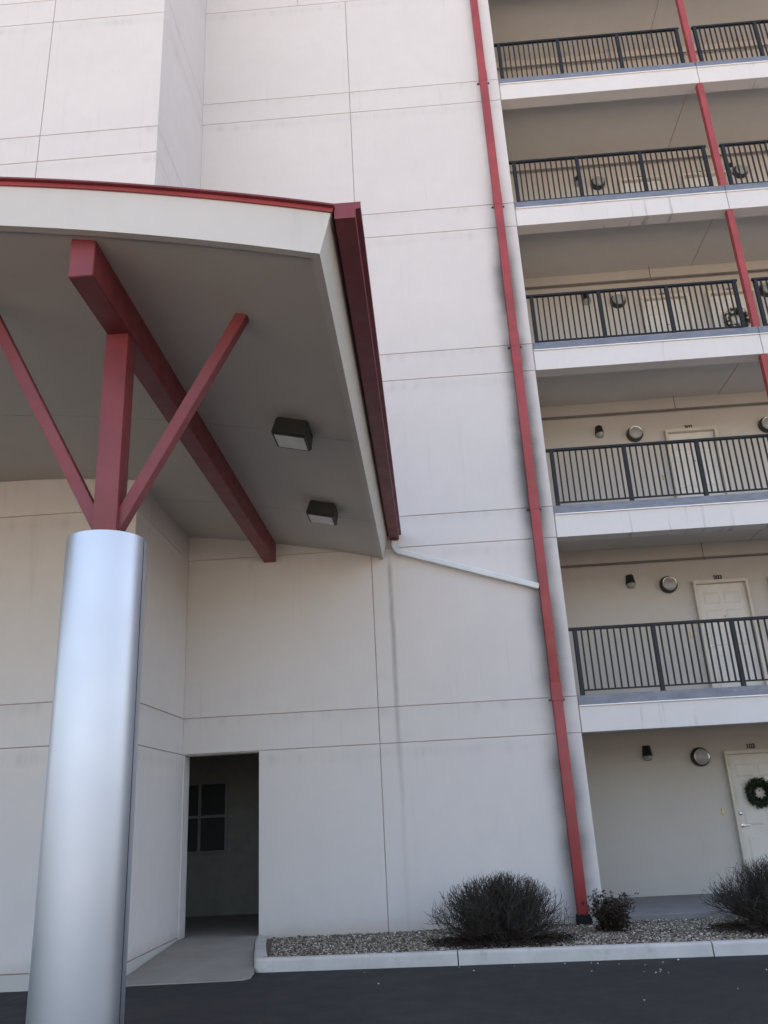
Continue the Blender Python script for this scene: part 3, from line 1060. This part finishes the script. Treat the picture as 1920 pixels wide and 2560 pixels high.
# leaf litter under the shrubs
def litter(name, cx, cy, rx, ry, n, label, seed):
    rnd = random.Random(seed)
    V, F = [], []
    while n:
        a = rnd.uniform(0, 6.28); r = math.sqrt(rnd.random()) * rnd.uniform(.6, 1.05)
        x, y = cx + rx * r * math.cos(a), cy + ry * r * math.sin(a)
        if y < kerb_y(x) + .16: 
            continue
        n -= 1
        z = .012 + rnd.random() * .03
        L, W = rnd.uniform(.015, .035), rnd.uniform(.006, .014)
        d = Vector((rnd.uniform(-1, 1), rnd.uniform(-1, 1), rnd.uniform(-.35, .35))).normalized()
        s = d.cross(Vector((rnd.uniform(-.4, .4), rnd.uniform(-.4, .4), 1))).normalized()
        c = Vector((x, y, z)); k = len(V)
        V += [c - d * L, c + s * W, c + d * L, c - s * W]
        V[k + 1] = V[k + 1] + Vector((0, 0, .006)); V[k + 3] = V[k + 3] + Vector((0, 0, .006))
        F += [(k, k + 1, k + 2), (k, k + 2, k + 3)]
    me = bpy.data.meshes.new(name); me.from_pydata(V, [], F); me.materials.append(M_LITTER)
    o = bpy.data.objects.new(name, me); COL.objects.link(o)
    tag(o, label, 'leaf litter'); kind(o, 'stuff')
litter('leaf_litter', -1.5, -1.35, .98, .62, 5200, 'brown dead leaves under the bare shrub beside the downspout', 1)
litter('leaf_litter', 1.95, -1.3, 1.05, .7, 5200, 'brown dead leaves under the bare shrub before the walkway', 2)

# ------------------------------------------------------------------ shrubs
def bare_shrub(cx, cy, rx, ry, hgt, label, seed, nst=70):
    rnd = random.Random(seed)
    t = thing('bare_shrub', (cx, cy, .01), label, 'shrub', 'leafless twiggy shrubs in the gravel bed')
    ms, mt = MB(), MB()
    def wander(p, d, L, n, curl, lift):
        out = [p.copy()]
        for i in range(n):
            d = (d + Vector((rnd.gauss(0, curl), rnd.gauss(0, curl), rnd.gauss(0, curl) + lift))).normalized()
            p = p + d * (L / n)
            if p.z < .02: p.z = .02
            out.append(p.copy())
        return out, d
    def env(p):
        return ((p.x - cx) / rx) ** 2 + ((p.y - cy) / ry) ** 2 + (max(0, p.z) / hgt) ** 2
    for i in range(nst):
        a = rnd.uniform(0, 6.283); rr = .24 * math.sqrt(rnd.random())
        p = Vector((cx + rr * rx * 1.3 * math.cos(a), cy + rr * ry * 1.3 * math.sin(a), .0))
        tilt = rnd.uniform(.05, 1.40)
        az = a + rnd.gauss(0, .5)
        tgt = Vector((cx + rx * math.sin(tilt) * math.cos(az), cy + ry * math.sin(tilt) * math.sin(az), hgt * math.cos(tilt) * .95 + .05))
        lob = .90 + .28 * noise.noise((math.cos(az) * 1.6 + seed, math.sin(az) * 1.6, tilt * 1.8))
        L = (tgt - p).length * lob * rnd.uniform(.82, 1.08)
        d = (tgt - p).normalized()
        st, dn = wander(p, d, L, 7, .09, .035)
        r0_ = rnd.uniform(.005, .011)
        ms.tube(st, [r0_ * (1 - .75 * j / 7) for j in range(8)], 4)
        for j in range(2, 8):
            for q in range(rnd.randint(2, 4) if j < 6 else rnd.randint(1, 3)):
                base = st[j].lerp(st[j - 1], rnd.random())
                dd = (Vector((rnd.gauss(0, 1), rnd.gauss(0, 1), rnd.gauss(.35, .7))).normalized() * .75 + (st[j] - st[j - 1]).normalized()).normalized()
                tw, _ = wander(base, dd, rnd.uniform(.14, .36), 6, .2, .10)
                while len(tw) > 2 and env(tw[-1]) > 1.0 + rnd.random() * .26: tw.pop()
                nn_ = len(tw)
                mt.tube(tw, [.0034 * (1 - .55 * v / nn_) for v in range(nn_)], 3)
                for u in range(rnd.randint(1, 3)):
                    v = rnd.randrange(1, nn_)
                    d2 = ((tw[v] - tw[v - 1]).normalized() + Vector((rnd.gauss(0, .6), rnd.gauss(0, .6), rnd.gauss(.25, .5)))).normalized()
                    tq, _ = wander(tw[v], d2, rnd.uniform(.06, .17), 3, .2, .09)
                    if env(tq[-1]) < 1.28:
                        mt.tube(tq, [.0026, .0023, .002, .0014], 3)
    ms.build('stems', M_STEM, t)
    mt.build('twigs', M_TWIG, t)
bare_shrub(-1.50, -1.2, .96, .66, .72, 'wide leafless twiggy shrub before the wall beside the red downspout', 11, 150)
bare_shrub(1.98, -1.15, 1.04, .66, .76, 'wide leafless twiggy shrub before the ground-floor walkway', 23, 155)

def nandina(cx, cy, label):
    rnd = random.Random(5)
    t = thing('leafy_shrub', (cx, cy, .01), label, 'shrub')
    ms, ml = MB(), MB()
    for i in range(40):
        a = rnd.uniform(0, 6.283); tilt = rnd.uniform(0, .55)
        p = Vector((cx + .08 * math.cos(a), cy + .08 * math.sin(a), .0))
        d = Vector((math.sin(tilt) * math.cos(a), math.sin(tilt) * math.sin(a), math.cos(tilt)))
        L = rnd.uniform(.28, .50)
        st = [p + d * (L * j / 5) + Vector((rnd.gauss(0, .008), rnd.gauss(0, .008), -.03 * (j / 5) ** 2)) for j in range(6)]
        ms.tube(st, [.004, .0036, .0032, .0028, .0022, .0015], 3)
        for j in range(1, 6):
            for q in range(4):
                b_ = st[j]
                dd = Vector((rnd.gauss(0, 1), rnd.gauss(0, 1), rnd.gauss(.1, .5))).normalized()
                e = b_ + dd * rnd.uniform(.05, .12)
                ms.tube([b_, e], [.0016, .001], 3)
                for u in range(4):
                    o = b_.lerp(e, rnd.uniform(.3, 1.))
                    ld = (dd + Vector((rnd.gauss(0, .8), rnd.gauss(0, .8), rnd.gauss(-.2, .5)))).normalized()
                    LL = rnd.uniform(.028, .052)
                    s_ = ld.cross(Vector((rnd.gauss(0, .4), rnd.gauss(0, .4), 1))).normalized() * LL * .26
                    mid = o + ld * LL * .5
                    ml.quad(o, mid + s_ - Vector((0, 0, .002)), o + ld * LL, mid - s_ - Vector((0, 0, .002)))
    ms.build('stems', M_STEM, t)
    ml.build('leaves', M_NLEAF, t)
nandina(-.085, -.92, 'small dark red-green leafy shrub in the gravel right of the downspout')
